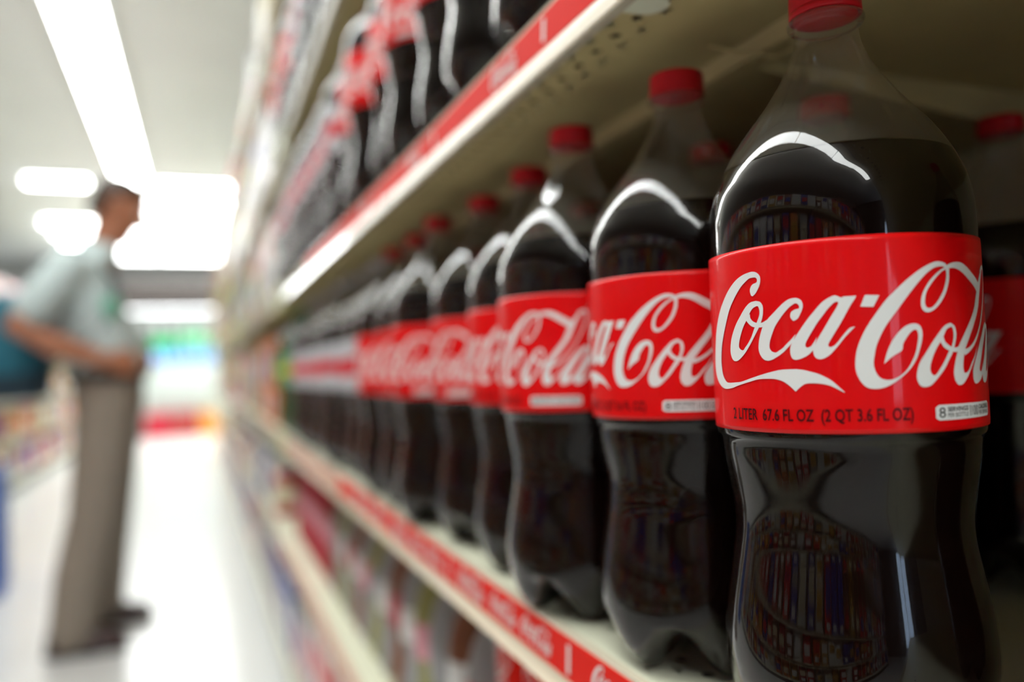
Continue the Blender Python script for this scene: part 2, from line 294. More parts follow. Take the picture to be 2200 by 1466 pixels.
# ------------------------------------------------------------------ the two-litre bottle
RL = .0556                                     # label radius
ZL0, ZL1 = .1364, .2117                        # label band above the bottle's foot
PROF = [(.0545, .0300), (.0553, .0380), (.0551, .0470), (.0538, .0590), (.0512, .0740), (.0492, .0860), (.0486, .0940),
        (.0490, .1020), (.0506, .1130), (.0521, .1230), (.0531, .1310), (.0546, .1335), (.0551, .1364), (.0551, .2117), (.0550, .2200), (.0545, .2290),
        (.0530, .2375), (.0509, .2435), (.0485, .2490), (.0459, .2540), (.0429, .2590), (.0395, .2640), (.0357, .2690), (.0317, .2740), (.0279, .2790), (.02455, .2840),
        (.02145, .2890), (.01870, .2940), (.01625, .2990), (.0144, .3040), (.0137, .3090), (.0135, .3138)]
NB = 60
def base_rings(inset=0.0):
    """five-footed base: ring radius, height on a foot, height in a valley between feet"""
    out = []
    for rho, zf, zv in ((.0030, .0130, .0135), (.0130, .0110, .0150), (.0240, .0050, .0190), (.0330, .0004, .0225), (.0400, .0010, .0240), (.0460, .0060, .0255), (.0510, .0150, .0275), (.0535, .0230, .0295)):
        ring = []
        for j in range(NB):
            a = 2*math.pi*j/NB; k = (.5+.5*math.cos(5*a))**.75
            z = zv+(zf-zv)*k; r = rho*(1-.035*(1-k)) if rho > .04 else rho
            ring.append(((r-inset)*math.cos(a), (r-inset)*math.sin(a), z+inset))
        out.append(ring)
    return out
def circ(r, z, n=NB): return [(r*math.cos(2*math.pi*j/n), r*math.sin(2*math.pi*j/n), z) for j in range(n)]
def lathe_rings(prof): return [circ(r, z) for r, z in prof]
def smooth_prof(P, n=3):
    V_ = [Vector(p) for p in P]; E_ = [2*V_[0]-V_[1]]+V_+[2*V_[-1]-V_[-2]]; out = []
    for i in range(1, len(E_)-2):
        a, b, c, d = E_[i-1:i+3]
        for t in [k/n for k in range(n)]: out.append(tuple(.5*(2*b+(c-a)*t+(2*a-5*b+4*c-d)*t*t+(3*b-a-3*c+d)*t**3)))
    return out+[tuple(V_[-1])]
FULL = smooth_prof(PROF[:13])+smooth_prof(PROF[13:])
FILL = .2498
def shell_mesh(m):
    mb = MB(); rs = base_rings()+lathe_rings(FULL)
    rs += lathe_rings([(.0160, .3140), (.0165, .3148), (.0165, .3162), (.0158, .3170), (.0138, .3172), (.0136, .3200)])
    mb.rings(rs, m, True, (True, True)); return fixed(mb.mesh('bottle_shell'))
def drink_mesh(m):
    i = .0006; p = [(r-i, z) for r, z in FULL if z < FILL]
    k = [q for q in range(len(FULL)) if FULL[q][1] >= FILL][0]; (ra, za), (rb, zb) = FULL[k-1], FULL[k]
    rf = ra+(rb-ra)*(FILL-za)/(zb-za)-i
    mb = MB().rings(base_rings(i)+lathe_rings(p+[(rf, FILL), (rf-.003, FILL-.0006), (.012, FILL-.0008)]), m, True, (True, True))
    return fixed(mb.mesh('drink'))
def cap_mesh(m):
    n = 72; mb = MB(); rs = []
    for r, z, g in ((.0150, .3176, 0), (.0155, .3180, 0), (.0155, .3205, 0), (.0151, .3208, 0), (.0151, .3212, 0), (.0154, .3215, 1), (.0153, .3288, 1), (.0150, .3298, .5), (.0142, .3303, 0), (.0060, .3304, 0)):
        rs.append([((r-(.0004*g if j % 2 else 0))*math.cos(2*math.pi*j/n), (r-(.0004*g if j % 2 else 0))*math.sin(2*math.pi*j/n), z) for j in range(n)])
    mb.rings(rs, m, True, (True, True)); return fixed(mb.mesh('bottle_cap'))
def label_mesh(m):
    n = 96; mb = MB()
    rs = [circ(r, z, n) for r, z in ((RL-.0008, ZL0), (RL-.0002, ZL0), (RL-.0001, ZL0+.002), (RL, ZL0+.02), (RL, ZL1-.02), (RL-.0001, ZL1-.002), (RL-.0002, ZL1), (RL-.0008, ZL1))]
    mb.rings(rs, m); return fixed(mb.mesh('label_sleeve'))
def wrap(off): return lambda s, h: ((RL+off)*math.cos(s/1000/RL), (RL+off)*math.sin(s/1000/RL), ZL0+h/1000)
lg = MB(); logo_into(lg, wrap(.0002), m_white)
# (the script stands twice round the label)
LOGO_ME = fixed(lg.mesh('script_logo'))
tx = MB(); text_into(tx, wrap(.0002), m_dark, '2 LITER  67.6 FL OZ  (2 QT 3.6 FL OZ)', -49.6, 24.6, 4.9, 4.6, bold=.012)
TEXT_ME = tx.mesh('volume_text')
bd = MB()
def rrect(x0, x1, y0, y1, r, n=6):
    out = []
    for cx, cy, a0 in ((x1-r, y0+r, -90), (x1-r, y1-r, 0), (x0+r, y1-r, 90), (x0+r, y0+r, 180)):
        out += [(cx+r*math.cos(R(a0+90*k/n)), cy+r*math.sin(R(a0+90*k/n))) for k in range(n+1)]
    return out
bx0, bx1, by0, by1 = 33.6, 68.6, 4.1, 9.9
cols = [bx0+(bx1-bx0)*k/24 for k in range(25)]
def badge_span(x):
    r = .9; e = min(x-bx0, bx1-x); d = r-math.sqrt(max(r*r-(r-min(e, r))**2, 0)); return by0+d, by1-d
bd.rings([[wrap(.00018)(x, y) for x in cols] for y in ()] or [[wrap(.00018)(x, badge_span(x)[0]) for x in cols], [wrap(.00018)(x, badge_span(x)[1]) for x in cols]], m_white, False, smooth=False)
W3 = wrap(.0003)
text_into(bd, W3, m_black, '8', 35.0, 38.0, 5.1, 3.9)
text_into(bd, W3, m_black, 'SERVINGS', 39.0, 50.2, 7.3, 1.7, bold=.02); text_into(bd, W3, m_black, 'PER BOTTLE', 39.0, 50.2, 5.1, 1.6)
bd.rings([[W3(51.3, 4.9), W3(51.7, 4.9)], [W3(51.3, 9.1), W3(51.7, 9.1)]], m_black, False)
text_into(bd, W3, m_black, '100', 52.6, 57.0, 5.1, 3.9)
text_into(bd, W3, m_black, 'CALORIES', 57.8, 67.4, 7.3, 1.7, bold=.02); text_into(bd, W3, m_black, 'PER SERVING', 57.8, 67.4, 5.1, 1.6)
BADGE_ME = bd.mesh('servings_badge')
def wave(off, a, b):   # red band with a wavy edge for the silver label
    mb = MB(); n = 96
    mb.rings([[wrap(off)(1000*RL*2*math.pi*j/n, a+3*math.sin(4*math.pi*j/n)) for j in range(n)], [wrap(off)(1000*RL*2*math.pi*j/n, b+3*math.sin(4*math.pi*j/n+1)) for j in range(n)]], m_dred)
    return mb.mesh('red_band')
SH, DR, CP, LB = shell_mesh(m_pet), drink_mesh(m_cola), cap_mesh(m_cap), label_mesh(m_red)
LBS, BAND = label_mesh(m_silver), wave(.0002, 24, 48)
CPS = cap_mesh(mat('cap_silver', (.55, .55, .58), .35)); 
m_glabel = mat('label_green', (.02, .30, .07), .35); LBG = label_mesh(m_glabel); DRG = drink_mesh(m_green_drink); SHG = shell_mesh(m_petg)
CPG = cap_mesh(mat('cap_green', (.02, .30, .08), .35)); BANDG = MB().lathe([(RL+.0002, ZL0+.028), (RL+.0002, ZL0+.046)], mat('print_lime', (.55, .68, .05), .4), 96, caps=(False, False)).mesh('lime_band')
def bottle(kind, x, y, z, rot, label, group):
    """rot: turn of the label's middle away from the camera, in radians"""
    base = math.atan2(-y, -x)
    t = thing('soda_bottle', label, 'bottle', (x, y, z), base+rot, group)
    new('shell', {'green': SHG}.get(kind, SH), t); new('drink', {'green': DRG}.get(kind, DR), t)
    new('cap', {'red': CP, 'silver': CPS, 'green': CPG}[kind], t)
    l = new('label', {'red': LB, 'silver': LBS, 'green': LBG}[kind], t)
    if kind == 'red':
        l['label'] = 'red label sleeve with white script'
        new('logo', LOGO_ME, l); new('logo', LOGO_ME, l, None, math.pi); new('volume_text', TEXT_ME, l); new('servings_badge', BADGE_ME, l)
    elif kind == 'silver': new('red_band', BAND, l)
    else: new('lime_band', BANDG, l)
    return t

# ------------------------------------------------------------------ shelving
XF = .2112                                      # front of the cola shelves
def perforated(mb, xa, xb, xc, y0, y1, z, m, pitch=.025, r=.0034, down=True):
    """sheet xa..xb by y0..y1 at height z with a row of round holes along x = xc"""
    h = pitch/2; q = lambda a, b, c, d: mb.v.extend([(a, c, z), (b, c, z), (b, d, z), (a, d, z)]) or mb.face([len(mb.v)-4+i for i in range(4)], m)
    q(xa, xc-h, y0, y1); q(xc+h, xb, y0, y1)
    n = int((y1-y0)/pitch); s = 1 if down else -1
    for k in range(n):
        cy = y0+(k+.5)*pitch; b = len(mb.v); N = 12
        for j in range(N):
            a = 2*math.pi*j/N; ca, sa = math.cos(a), math.sin(a); e = h/max(abs(ca), abs(sa))
            mb.v += [(xc+ca*e, cy+sa*e, z), (xc+ca*r, cy+sa*r, z), (xc+ca*r, cy+sa*r, z+.003*s)]
        for j in range(N):
            i, k2 = b+3*j, b+3*((j+1) % N)
            mb.face((i, k2, k2+1, i+1), m); mb.face((i+1, k2+1, k2+2, i+2), m_hole)
        mb.face([b+3*j+2 for j in range(N)], m_hole)
    if y1-y0-n*pitch > 1e-5: q(xc-h, xc+h, y0+n*pitch, y1)
def shifted(mb, c): mb.v = [(v[0]-c[0], v[1]-c[1], v[2]-c[2]) for v in mb.v]; return mb
def gondola(label, xf, d, y0, y1, levels, height, depth=.56, cola=False, cap=''):
    """one run of shelving. xf: front plane, d: +1 when the goods stand towards +x"""
    c = (xf+d*depth/2, (y0+y1)/2, 0)
    t = thing('shelving_unit', label, 'shelving', c, group='runs of shop shelving')
    def part(name, mb, parent=t): return new(name, fixed(shifted(mb, c).mesh(name)), parent)
    def bx(mb, a, b, *r):
        xs = sorted((xf+d*a, xf+d*b)); return mb.box(xs[0], xs[1], *r)
    part('back_panel', bx(MB(), depth-.02, depth, y0, y1, .05, height, m_cream))
    part('base', bx(bx(MB(), .02, depth-.021, y0+.01, y1-.01, .10, .145, m_cream), .05, depth-.03, y0+.02, y1-.02, 0, .10, m_kick))
    n = max(1, round((y1-y0)/1.22))
    for k in range(n+1):
        y = y0+(y1-y0)*k/n; y = min(max(y, y0+.016), y1-.016)
        part('upright', bx(MB(), depth-.05, depth-.0205, y-.015, y+.015, .146, height, m_cream))
    for i, z in enumerate(levels):
        mb = MB(); near = cola and abs(z-(CH+.2185)) < .01; mid = cola and abs(z-(CH-.168)) < .01
        if near:
            bx(mb, .0015, depth-.051, y0, y1, z-.018, z, m_cream)
            perforated(mb, xf+.001, xf+depth-.052, xf+.025, y0, y1, z-.0265, m_cream_shaded)
        elif mid:
            bx(mb, .0015, depth-.051, y0, y1, z-.026, z-.004, m_cream)
            perforated(mb, xf+.0015, xf+depth-.052, xf+.036, y0, y1, z, m_cream, down=False)
            bx(mb, .0, .0015, y0, y1, z-.026, z, m_cream)
        else:
            bx(mb, .0015, depth-.051, y0, y1, z-.024, z, m_cream); bx(mb, .003, depth-.053, y0+.002, y1-.002, z-.026, z-.0241, m_cream_shaded)
        sh = part('shelf', mb)
        rl = bx(MB(), -.004, .001, y0, y1, z-(.0225 if near else .027), z+.002, m_rail)
        q0 = .0225 if near else .027
        LP = [(-.004, z-q0), (-.0058, z-q0-.006), (-.009, z-.0375), (-.0075, z-.0385), (.001, z-.0365), (.001, z-q0)]   # lip flaring out below the strip
        rl.rings([[(xf+d*a, y, q) for a, q in LP] for y in (y0, y1)], m_rail, True, (True, True), smooth=False)
        if cola:
            zs0, zs1 = z-(.0225 if near else .0270), z-.0005; ye = 1.6 if near else 2.3
            cs = m_strip if z < CH+.3 else m_olive
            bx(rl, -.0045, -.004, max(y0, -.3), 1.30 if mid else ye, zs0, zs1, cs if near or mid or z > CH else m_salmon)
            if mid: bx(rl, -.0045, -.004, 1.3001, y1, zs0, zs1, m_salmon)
            if near or mid:
                fn = lambda sc, yc, zc: (lambda s, h: (xf-.0048, yc-s*sc/1000, zc+(h-40)*sc/1000))
                zc = (zs0+zs1)/2; yb = .20
                while yb < min(ye, 1.35)-.20:
                    rl.rings([[(xf-.0048, yb+.003, zs0+.004), (xf-.0048, yb-.001, zs0+.004)], [(xf-.0048, yb+.001, zs1-.004), (xf-.0048, yb-.003, zs1-.004)]], m_white, False)
                    for yy, sc in (((.050, .345), (.112, .345), (.188, .42)) if mid else ((.07, .34),)): logo_into(rl, fn(sc, yb+yy+.003, zc), m_white, 2, 1)
                    yb += .25
        else: bx(rl, -.0045, -.004, y0, y1, z-.0285, z-.0005, m_olive)
        part('price_rail', rl, sh)
        if near:
            st = MB(); xs = (.106, .112, .128, .134)
            st.rings([[(xf+a, y, z-.0266-(.009 if 0 < k < 3 else 0)) for k, a in enumerate(xs)] for y in (y0, y1)], m_cream_shaded, False, smooth=False)
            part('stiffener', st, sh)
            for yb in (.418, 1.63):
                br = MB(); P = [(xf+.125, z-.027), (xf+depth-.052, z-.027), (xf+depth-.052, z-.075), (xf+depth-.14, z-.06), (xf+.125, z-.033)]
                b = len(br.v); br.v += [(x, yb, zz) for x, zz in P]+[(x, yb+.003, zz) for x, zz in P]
                br.face(range(b, b+5), m_cream_shaded); br.face(range(b+5, b+10), m_cream_shaded)
                for k in range(5): br.face((b+k, b+(k+1) % 5, b+5+(k+1) % 5, b+5+k), m_cream_shaded)
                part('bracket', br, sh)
            # painted clip hooked over the lip, with a rounded end
            cl = MB(); P = [(xf+.001, .375), (xf+.018, .375)]+[(xf+.018+.011*math.sin(R(a)), .364+.011*math.cos(R(a))) for a in range(0, 181, 20)]+[(xf+.001, .353)]
            b = len(cl.v); k = len(P); cl.v += [(x, y, z-.0275) for x, y in P]+[(x, y, z-.0305) for x, y in P]
            cl.face(range(b, b+k), m_cream); cl.face(range(b+k, b+2*k), m_cream)
            for j in range(k): cl.face((b+j, b+(j+1) % k, b+k+(j+1) % k, b+k+j), m_cream)
            part('lip_clip', cl, sh)
            tg = MB().tube([(xf+.085, .405, z-.029), (xf+.098, .392, z-.036), (xf+.118, .384, z-.040), (xf+.128, .372, z-.036), (xf+.128, .350, z-.029)], .0012, m_cream_shaded, 8)
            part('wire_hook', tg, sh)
    return t
zA, zB, zC, zD, zF = CH-.168, CH+.2185, CH+.582, CH-.457, CH+.965
LEV = [zA, zB, zC, zD, zF]
gondola('cream steel shelving holding the rows of soda bottles, red strips on its edges', XF, 1, -1.6, 2.44, LEV, 2.4, cola=True)

# ---- red-labelled bottles, middle shelf
XS = [.2667, .2617, .2489, .2644, .2652, .2515, .2580, .2560]
YS = [.2779, .3901, .5035, .6170, .7311, .8450, .9580, 1.0710]
ROT = [0, -.853, -1.227, -1.05, -1.45, -1.20, -1.35, -1.1]
for i in range(8):
    lab = ('nearest two-litre cola bottle, its red label sharp and large' if i == 0 else
           '%s red-labelled cola bottle from the viewer in the front row of the middle shelf' % nth(i))
    bottle('red', XS[i], YS[i], zA, ROT[i], lab, 'red-labelled bottles on the middle shelf')
for i in range(1, 8):
    bottle('red', .378+.004*math.sin(i*2.1), YS[i]+.012, zA, -.9+.5*math.sin(i*1.7), 'red-labelled cola bottle in the second row of the middle shelf, right behind the %s' % nth(i), 'red-labelled bottles on the middle shelf')
for i in range(0, 5):
    bottle('red', .540 if i == 0 else .492+.003*math.sin(i*1.3), .400 if i == 0 else .390+.113*i, zA, 1.6 if i == 0 else .5+.6*math.sin(i*2.3), 'red-labelled cola bottle in the dark third row of the middle shelf, %s from the viewer' % nth(i), 'red-labelled bottles on the middle shelf')
for i in range(8):
    bottle('silver', .262+.004*math.sin(i*1.9), 1.187+.1135*i, zA, -1+.6*math.sin(i*2.2), '%s silver-labelled bottle past the red ones on the middle shelf' % nth(i), 'silver-labelled bottles on the middle shelf')
for i in range(3):
    bottle('green', .262, 2.10+.114*i, zA, -.8, '%s green soda bottle at the far end of the middle shelf' % nth(i), 'green bottles on the middle shelf')
for i in range(1):  # out-of-view bottle added to keep aisle light off the third row
    bottle('red', .400, .140, zA, 0, 'unseen second-row cola bottle added behind the gap to shade the third row', 'red-labelled bottles on the middle shelf')
# ---- upper shelf and top shelves
for i in range(8):
    bottle('red', .262+.005*math.sin(i*2.9), .42+.113*i, zB, -1.1+.45*math.sin(i*1.4), '%s red-labelled cola bottle on the shelf above, counting from the viewer' % nth(i), 'red-labelled bottles on the upper shelf')
for i in range(9):
    bottle('silver', .262+.004*math.sin(i*1.1), 1.335+.1145*i, zB, -1+.5*math.sin(i*2), '%s silver-labelled bottle on the shelf above, past the red ones' % nth(i), 'silver-labelled bottles on the upper shelf')
for i in range(10):
    bottle('silver' if i < 6 else 'red', .262+.004*math.sin(i*1.7), 1.28+.1145*i, zC, -1+.5*math.sin(i*1.2), '%s %s bottle along the second shelf above the middle one' % (nth(i), 'silver-labelled' if i < 6 else 'red-labelled'), 'bottles on the second shelf up')
# ------------------------------------------------------------------ other goods
def PM(name, c, r=.35): return mat(name, c, r, spec=.4)
m_alu = mat('can_metal', (.7, .7, .72), .25, metal=1)
COLS = {'crimson': (.42, .01, .03), 'blue': (.02, .05, .30), 'ochre': (.55, .30, .04), 'brown': (.20, .07, .03), 'white': (.72, .73, .72), 'pink': (.70, .30, .36),
        'olive': (.28, .27, .09), 'orange': (.65, .17, .03), 'lime': (.45, .55, .08), 'teal': (.02, .25, .27), 'grey': (.30, .30, .31), 'red': (.60, .015, .015), 'cream': (.66, .58, .40), 'purple': (.12, .03, .20), 'sky blue': (.16, .34, .72)}
PMATS = {k: PM('pack_'+k, v) for k, v in COLS.items()}
PMESH = {}
def can_mesh():
    return fixed(MB().lathe([(.020, .004), (.026, 0), (.030, .006), (.033, .012), (.033, .106), (.030, .114), (.0275, .119), (.0275, .122), (.0255, .122), (.0250, .118), (.01, .118)],
                            [m_alu, m_alu, m_alu, m_strip, m_alu, m_alu, m_alu, m_alu, m_alu, m_alu], 32).mesh('drink_can'))
def product(kind, c1, c2):
    """meshes stand on z = 0 with the front at +x"""
    key = (kind, c1, c2)
    if key in PMESH: return PMESH[key]
    a, b = PMATS[c1], PMATS[c2]; mb = MB()
    if kind == 'snack_bag':
        nx, nz, w, h, t = 8, 10, .23, .29, .085
        for sgn in (1, -1):
            base = len(mb.v)
            for k in range(nz+1):
                for j in range(nx+1):
                    u, v = j/nx, k/nz; th = (max(math.sin(math.pi*u), 0)*max(math.sin(math.pi*v), 0))**.55
                    mb.v.append((sgn*t/2*th, (u-.5)*w*(1-.07*math.sin(math.pi*v)), v*h))
            for k in range(nz):
                for j in range(nx):
                    q = base+k*(nx+1)+j; idx = (q, q+1, q+nx+2, q+nx+1)
                    mb.face(idx if sgn > 0 else idx[::-1], b if (2 < k < 7 and 0 < j < nx-1) else a, True)
        for k in (0, nz):   # crimped ends
            z = k/nz*h; mb.box(-.002, .002, -w/2, w/2, z-(0 if k == 0 else 0), z+.012, a)
    elif kind == 'food_box':
        w, h, t = .19, .28, .07
        mb.bbox(-t/2, t/2, -w/2, w/2, 0, h, a, .003)
        mb.box(t/2-.001, t/2+.0006, -w*.42, w*.42, h*.52, h*.88, b); mb.box(t/2-.001, t/2+.0006, -w*.30, w*.30, h*.12, h*.36, PMATS['white'])
        mb.box(-t*.05, t*.4, -w/2+.002, w/2-.002, h, h+.002, a)      # top flap
    elif kind == 'jar':
        mb.lathe([(.03, 0), (.044, .003), (.046, .012), (.046, .035), (.0463, .036), (.0463, .105), (.046, .106), (.045, .125), (.036, .140), (.035, .143), (.039, .144), (.039, .165), (.036, .168), (.01, .168)],
                 [a, a, a, a, b, a, a, a, a, PMATS['white'], PMATS['white'], PMATS['white'], PMATS['white']], 24)
    elif kind == 'small_bottle':
        mb.lathe([(.018, .004), (.028, 0), (.033, .010), (.0335, .040), (.030, .062), (.0305, .082), (.0336, .095), (.0338, .096), (.0338, .140), (.0335, .141), (.033, .150), (.026, .175), (.014, .195), (.0125, .200), (.0145, .201), (.0145, .215), (.013, .217), (.004, .217)],
                 [a]*7+[b]+[a]*5+[PMATS['white']]*4, 28)
    elif kind == 'tin':
        mb.lathe([(.03, .002), (.0365, 0), (.0375, .003), (.036, .005), (.036, .107), (.0375, .109), (.0365, .112), (.034, .110), (.01, .110)], [m_alu, m_alu, m_alu, a, m_alu, m_alu, m_alu, m_alu], 24)
        mb.lathe([(.0363, .035), (.0363, .075)], b, 24, caps=(False, False))
    elif kind == 'drinks_case':
        w, h, t = .40, .20, .26
        mb.bbox(-t/2, t/2, -w/2, w/2, 0, h, a, .006)
        for k in range(3): mb.box(t/2-.001, t/2+.0007, -w*.42+k*.12, -w*.42+k*.12+.08, h*.2, h*.8, b)
        mb.box(-t*.2, t*.2, -w*.1, w*.1, h, h+.003, b)               # carrying flap
    elif kind == 'jug':
        mb.lathe([(.05, .004), (.07, 0), (.078, .012), (.078, .150), (.066, .195), (.030, .232), (.021, .240), (.021, .246), (.024, .247), (.024, .265), (.01, .267)], [a]*7+[b]*3, 24)
        mb.tube([(-.05, 0, .200), (-.082, 0, .195), (-.088, 0, .160), (-.078, 0, .110)], .010, a, 8)
    PMESH[key] = fixed(mb.mesh(kind)); return PMESH[key]
SIZE = {'snack_bag': .25, 'food_box': .205, 'jar': .098, 'small_bottle': .070, 'tin': .078, 'drinks_case': .41, 'jug': .165}
DEEP = {'snack_bag': .05, 'food_box': .045, 'jar': .05, 'small_bottle': .036, 'tin': .04, 'drinks_case': .14, 'jug': .085}
def put(kind, c1, c2, x, y, z, rz, label, cat, group): return thing(kind, label, cat, (x, y, z), rz, group, product(kind, c1, c2))

# ---- shelf below the bottles: stacked red cans, small bottles, crimson bottles
CAN = can_mesh()
cl = MB(); logo_into(cl, lambda s, h: (.0332*math.cos(math.pi+(h-40)*.55/33.0), .0332*math.sin(math.pi+(h-40)*.55/33.0), .059+(s-6)*.55/1000), m_white, 3, 3); CANLOGO = fixed(cl.mesh('can_script'))
for k in range(5):
    for lv in range(2):
        t = thing('drink_can', 'red drink can with white upright script, %s from the viewer in the %s layer' % (nth(k), ('lower', 'upper')[lv]), 'can', (XF+.062, .40+.0675*k, zD+.1221*lv), .25*math.sin(k*3+lv), 'red cans below the bottles', CAN)
        new('logo', CANLOGO, t)
for k in range(14):
    c = ('brown', 'red', 'brown', 'olive')[k % 4]
    put('small_bottle', ('grey', 'brown', 'grey', 'olive')[k % 4], ('crimson', 'white', 'grey', 'pink', 'white')[k % 5], XF+.068, .775+.0715*k, zD, math.pi, '%s small white-capped bottle past the cans below the middle shelf' % nth(k), 'bottle', 'small bottles below the middle shelf')
for k in range(8):
    put('small_bottle', 'crimson', 'pink', XF+.068, 1.785+.0715*k, zD, math.pi, '%s crimson bottle with pink label at the far end of the lower shelf' % nth(k), 'bottle', 'crimson bottles on the lower shelf')
for k, c in enumerate(('red', 'red', 'grey', 'red', 'grey')):
    for lv in range(2 if k != 4 else 1):
        put('drinks_case', c, 'white' if c == 'red' else 'pink', XF+.165, .62+.415*k, .146+.2035*lv, math.pi, '%s %s drinks case from the viewer on the base of the shelving, %s layer' % (nth(k), c, ('lower', 'upper')[lv]), 'carton', 'drinks cases on the base')
# lime price tags at the far end of the cola shelves
for k, (z, y) in enumerate(((zB, 2.30), (zB, 2.12), (zA, 2.36), (zA, 2.2), (zC, 2.0))):
    thing('price_tag', 'lime price tag clipped to the %s shelf edge, %s' % (('upper', 'upper', 'middle', 'middle', 'top bottle')[k], ('at the far end', 'second from the far end')[k % 2]), 'price tag', (XF-.007, y, z-.02), 0, 'lime price tags',
          MB().box(-.0005, .0005, -.06, .06, -.035, .018, PMATS['lime']).box(-.0008, -.0004, -.045, .03, -.02, .005, PMATS['white']).mesh('price_tag'))

# ---- the run of shelving further along the same side
gondola('cream shelving with mixed goods further along the aisle past the soda', XF, 1, 2.46, 12.0, LEV, 2.4)
random.seed(3)
kinds = {'snack_bag': 'bag', 'food_box': 'box', 'jar': 'jar', 'small_bottle': 'bottle', 'tin': 'tin', 'drinks_case': 'carton'}
SHN = {zA: 'middle', zB: 'upper', zC: 'second upper', zD: 'lower', zF: 'topmost'}
for z in LEV:
    y = 2.62; k = 0
    while y < 11.6 and k < 34:
        kd = random.choice(['food_box', 'food_box', 'jar', 'snack_bag'] if z != zD else ['jar', 'tin', 'small_bottle', 'jar'])
        c1 = random.choice(['white', 'cream', 'pink', 'grey', 'white', 'lime', 'brown', 'blue', 'olive', 'orange', 'crimson'] if z != zD else ['blue', 'crimson', 'olive', 'cream', 'white']); c2 = random.choice(['white', 'cream', 'lime', 'red', 'blue', 'grey'])
        if k == 0 and z == zB: kd, c1, c2 = 'food_box', 'white', 'orange'
        y += SIZE[kd]/2
        put(kd, c1, c2, XF+.006+DEEP[kd], y, z, math.pi, '%s %s, %s item past the soda on the %s shelf' % (c1, kd.replace('_', ' '), nth(k), SHN[z]), kinds[kd], 'goods past the soda')
        y += SIZE[kd]/2+random.choice([.006, .01, .03])*(1 if y < 4 else 4); k += 1

y = 2.75
for k in range(20):
    c1 = ('blue', 'grey', 'crimson', 'purple', 'brown')[k*3 % 5]
    put('drinks_case', c1, 'white' if k % 3 == 0 else 'grey', XF+.165, y, .146, math.pi, '%s %s drinks case past the soda on the base of the shelving' % (nth(k), c1), 'carton', 'drinks cases past the soda'); y += .44
# ---- shelving across the aisle
XO = -1.54
OLEV = [.50, .86, 1.24, 1.64]
gondola('cream shelving with snack goods on the opposite side of the aisle', XO, -1, -5.0, 13.7, OLEV, 2.15)
random.seed(11)
for li, z in enumerate([.1455]+OLEV):
    for (ya, yb, far) in ((-4.8, 3.55, 0), (3.65, 7.15, 1), (7.25, 13.45, 2)):
        y = ya; k = 0
        while y < yb:
            kd = random.choice(['snack_bag', 'snack_bag', 'food_box', 'food_box'])
            pal = ['crimson', 'red', 'blue', 'ochre', 'brown', 'red', 'white', 'orange', 'blue', 'grey'] if far < 2 else (['pink', 'pink', 'white', 'grey'] if li == 4 else ['olive', 'brown', 'grey', 'brown', 'orange', 'olive', 'crimson', 'purple'])
            c1, c2 = random.choice(pal), random.choice(['white', 'ochre', 'red', 'cream', 'blue'])
            y += SIZE[kd]/2
            put(kd, c1, c2, XO-.012-DEEP[kd], y, z, 0, '%s %s, %s item of the %s stretch, opposite shelving, %s level from the floor' % (c1, kd.replace('_', ' '), nth(k), ('near', 'middle', 'far')[far], nth(li)), kinds[kd], 'goods across the aisle')
            y += SIZE[kd]/2+random.choice([.01, .02, .04]); k += 1
# stacked blue crate standing by the opposite shelving
# ---- chilled case at the far end
YC = 14.9
t = thing('chilled_display_case', 'white open-front chilled case with dark canopy closing the far end', 'display case', (.0, YC+.4, 0))
m_case = mat('case_white', (.40, .45, .42), .4); m_canopy = mat('case_canopy', (.025, .017, .014), .6)
def cpart(name, mb, parent=t): return new(name, fixed(shifted(mb, (0, YC+.4, 0)).mesh(name)), parent)
cpart('plinth', MB().box(-2.6, 2.2, YC+.05, YC+.9, 0, .16, m_kick))
fr = cpart('front_panel', MB().bbox(-2.6, 2.2, YC, YC+.9, .16, 1.22, m_case, .03))
cpart('bumper_rail', MB().bbox(-2.6, 2.2, YC-.03, YC-.001, .72, .78, mat('bumper', (.5, .56, .54), .5), .01), fr)
cpart('back_panel', MB().box(-2.6, 2.2, YC+.82, YC+.9, 1.22, 2.25, m_case))
cpart('canopy', MB().bbox(-2.6, 2.2, YC+.05, YC+.9, 2.20, 2.66, m_canopy, .02))
for z in (1.48, 1.80): cpart('shelf', MB().bbox(-2.55, 2.15, YC+.30, YC+.819, z, z+.03, m_case, .006))
cpart('lamp_tube', MB().tube([(-2.5, YC+.40, 2.17), (2.1, YC+.40, 2.17)], .018, m_caselamp, 10))
gi = 0
for kd, c1, c2, xs, z, yy in (('jug', 'sky blue', 'white', [-.62+.17*k for k in range(6)], 1.221, .14), ('jug', 'teal', 'white', [.45+.17*k for k in range(3)], 1.221, .5)):
    for k, x in enumerate(xs):
        put(kd, c1, c2, x, YC+yy, z, R(90), '%s %s jug from the man along the rim of the chilled case' % (nth(k), c1), 'jug', 'jugs in the chilled case')
m_gpack = mat('pack_green', (.01, .50, .16), .4); PMATS['green'] = m_gpack
for k in range(4):
    put('drinks_case', 'green', 'green' if k < 2 else 'lime', -.52+.26*k if k < 3 else .26, YC+.50, 1.5105, R(-90), '%s bright green pack from the man in the chilled case' % nth(k), 'pack', 'green packs in the chilled case') if k < 1 else \
    put('food_box', 'green', 'green' if k < 3 else 'brown', -.36+.2*k, YC+.40, 1.5105, R(-90), '%s bright green box from the man in the chilled case' % nth(k), 'box', 'green packs in the chilled case')
for k in range(9):
    put('jug', 'white', 'white' if k % 3 else 'lime', -.80+.21*k, YC+.45, 1.8305, R(90), '%s white jug from the man on the lit shelf of the chilled case' % nth(k), 'jug', 'jugs in the chilled case')
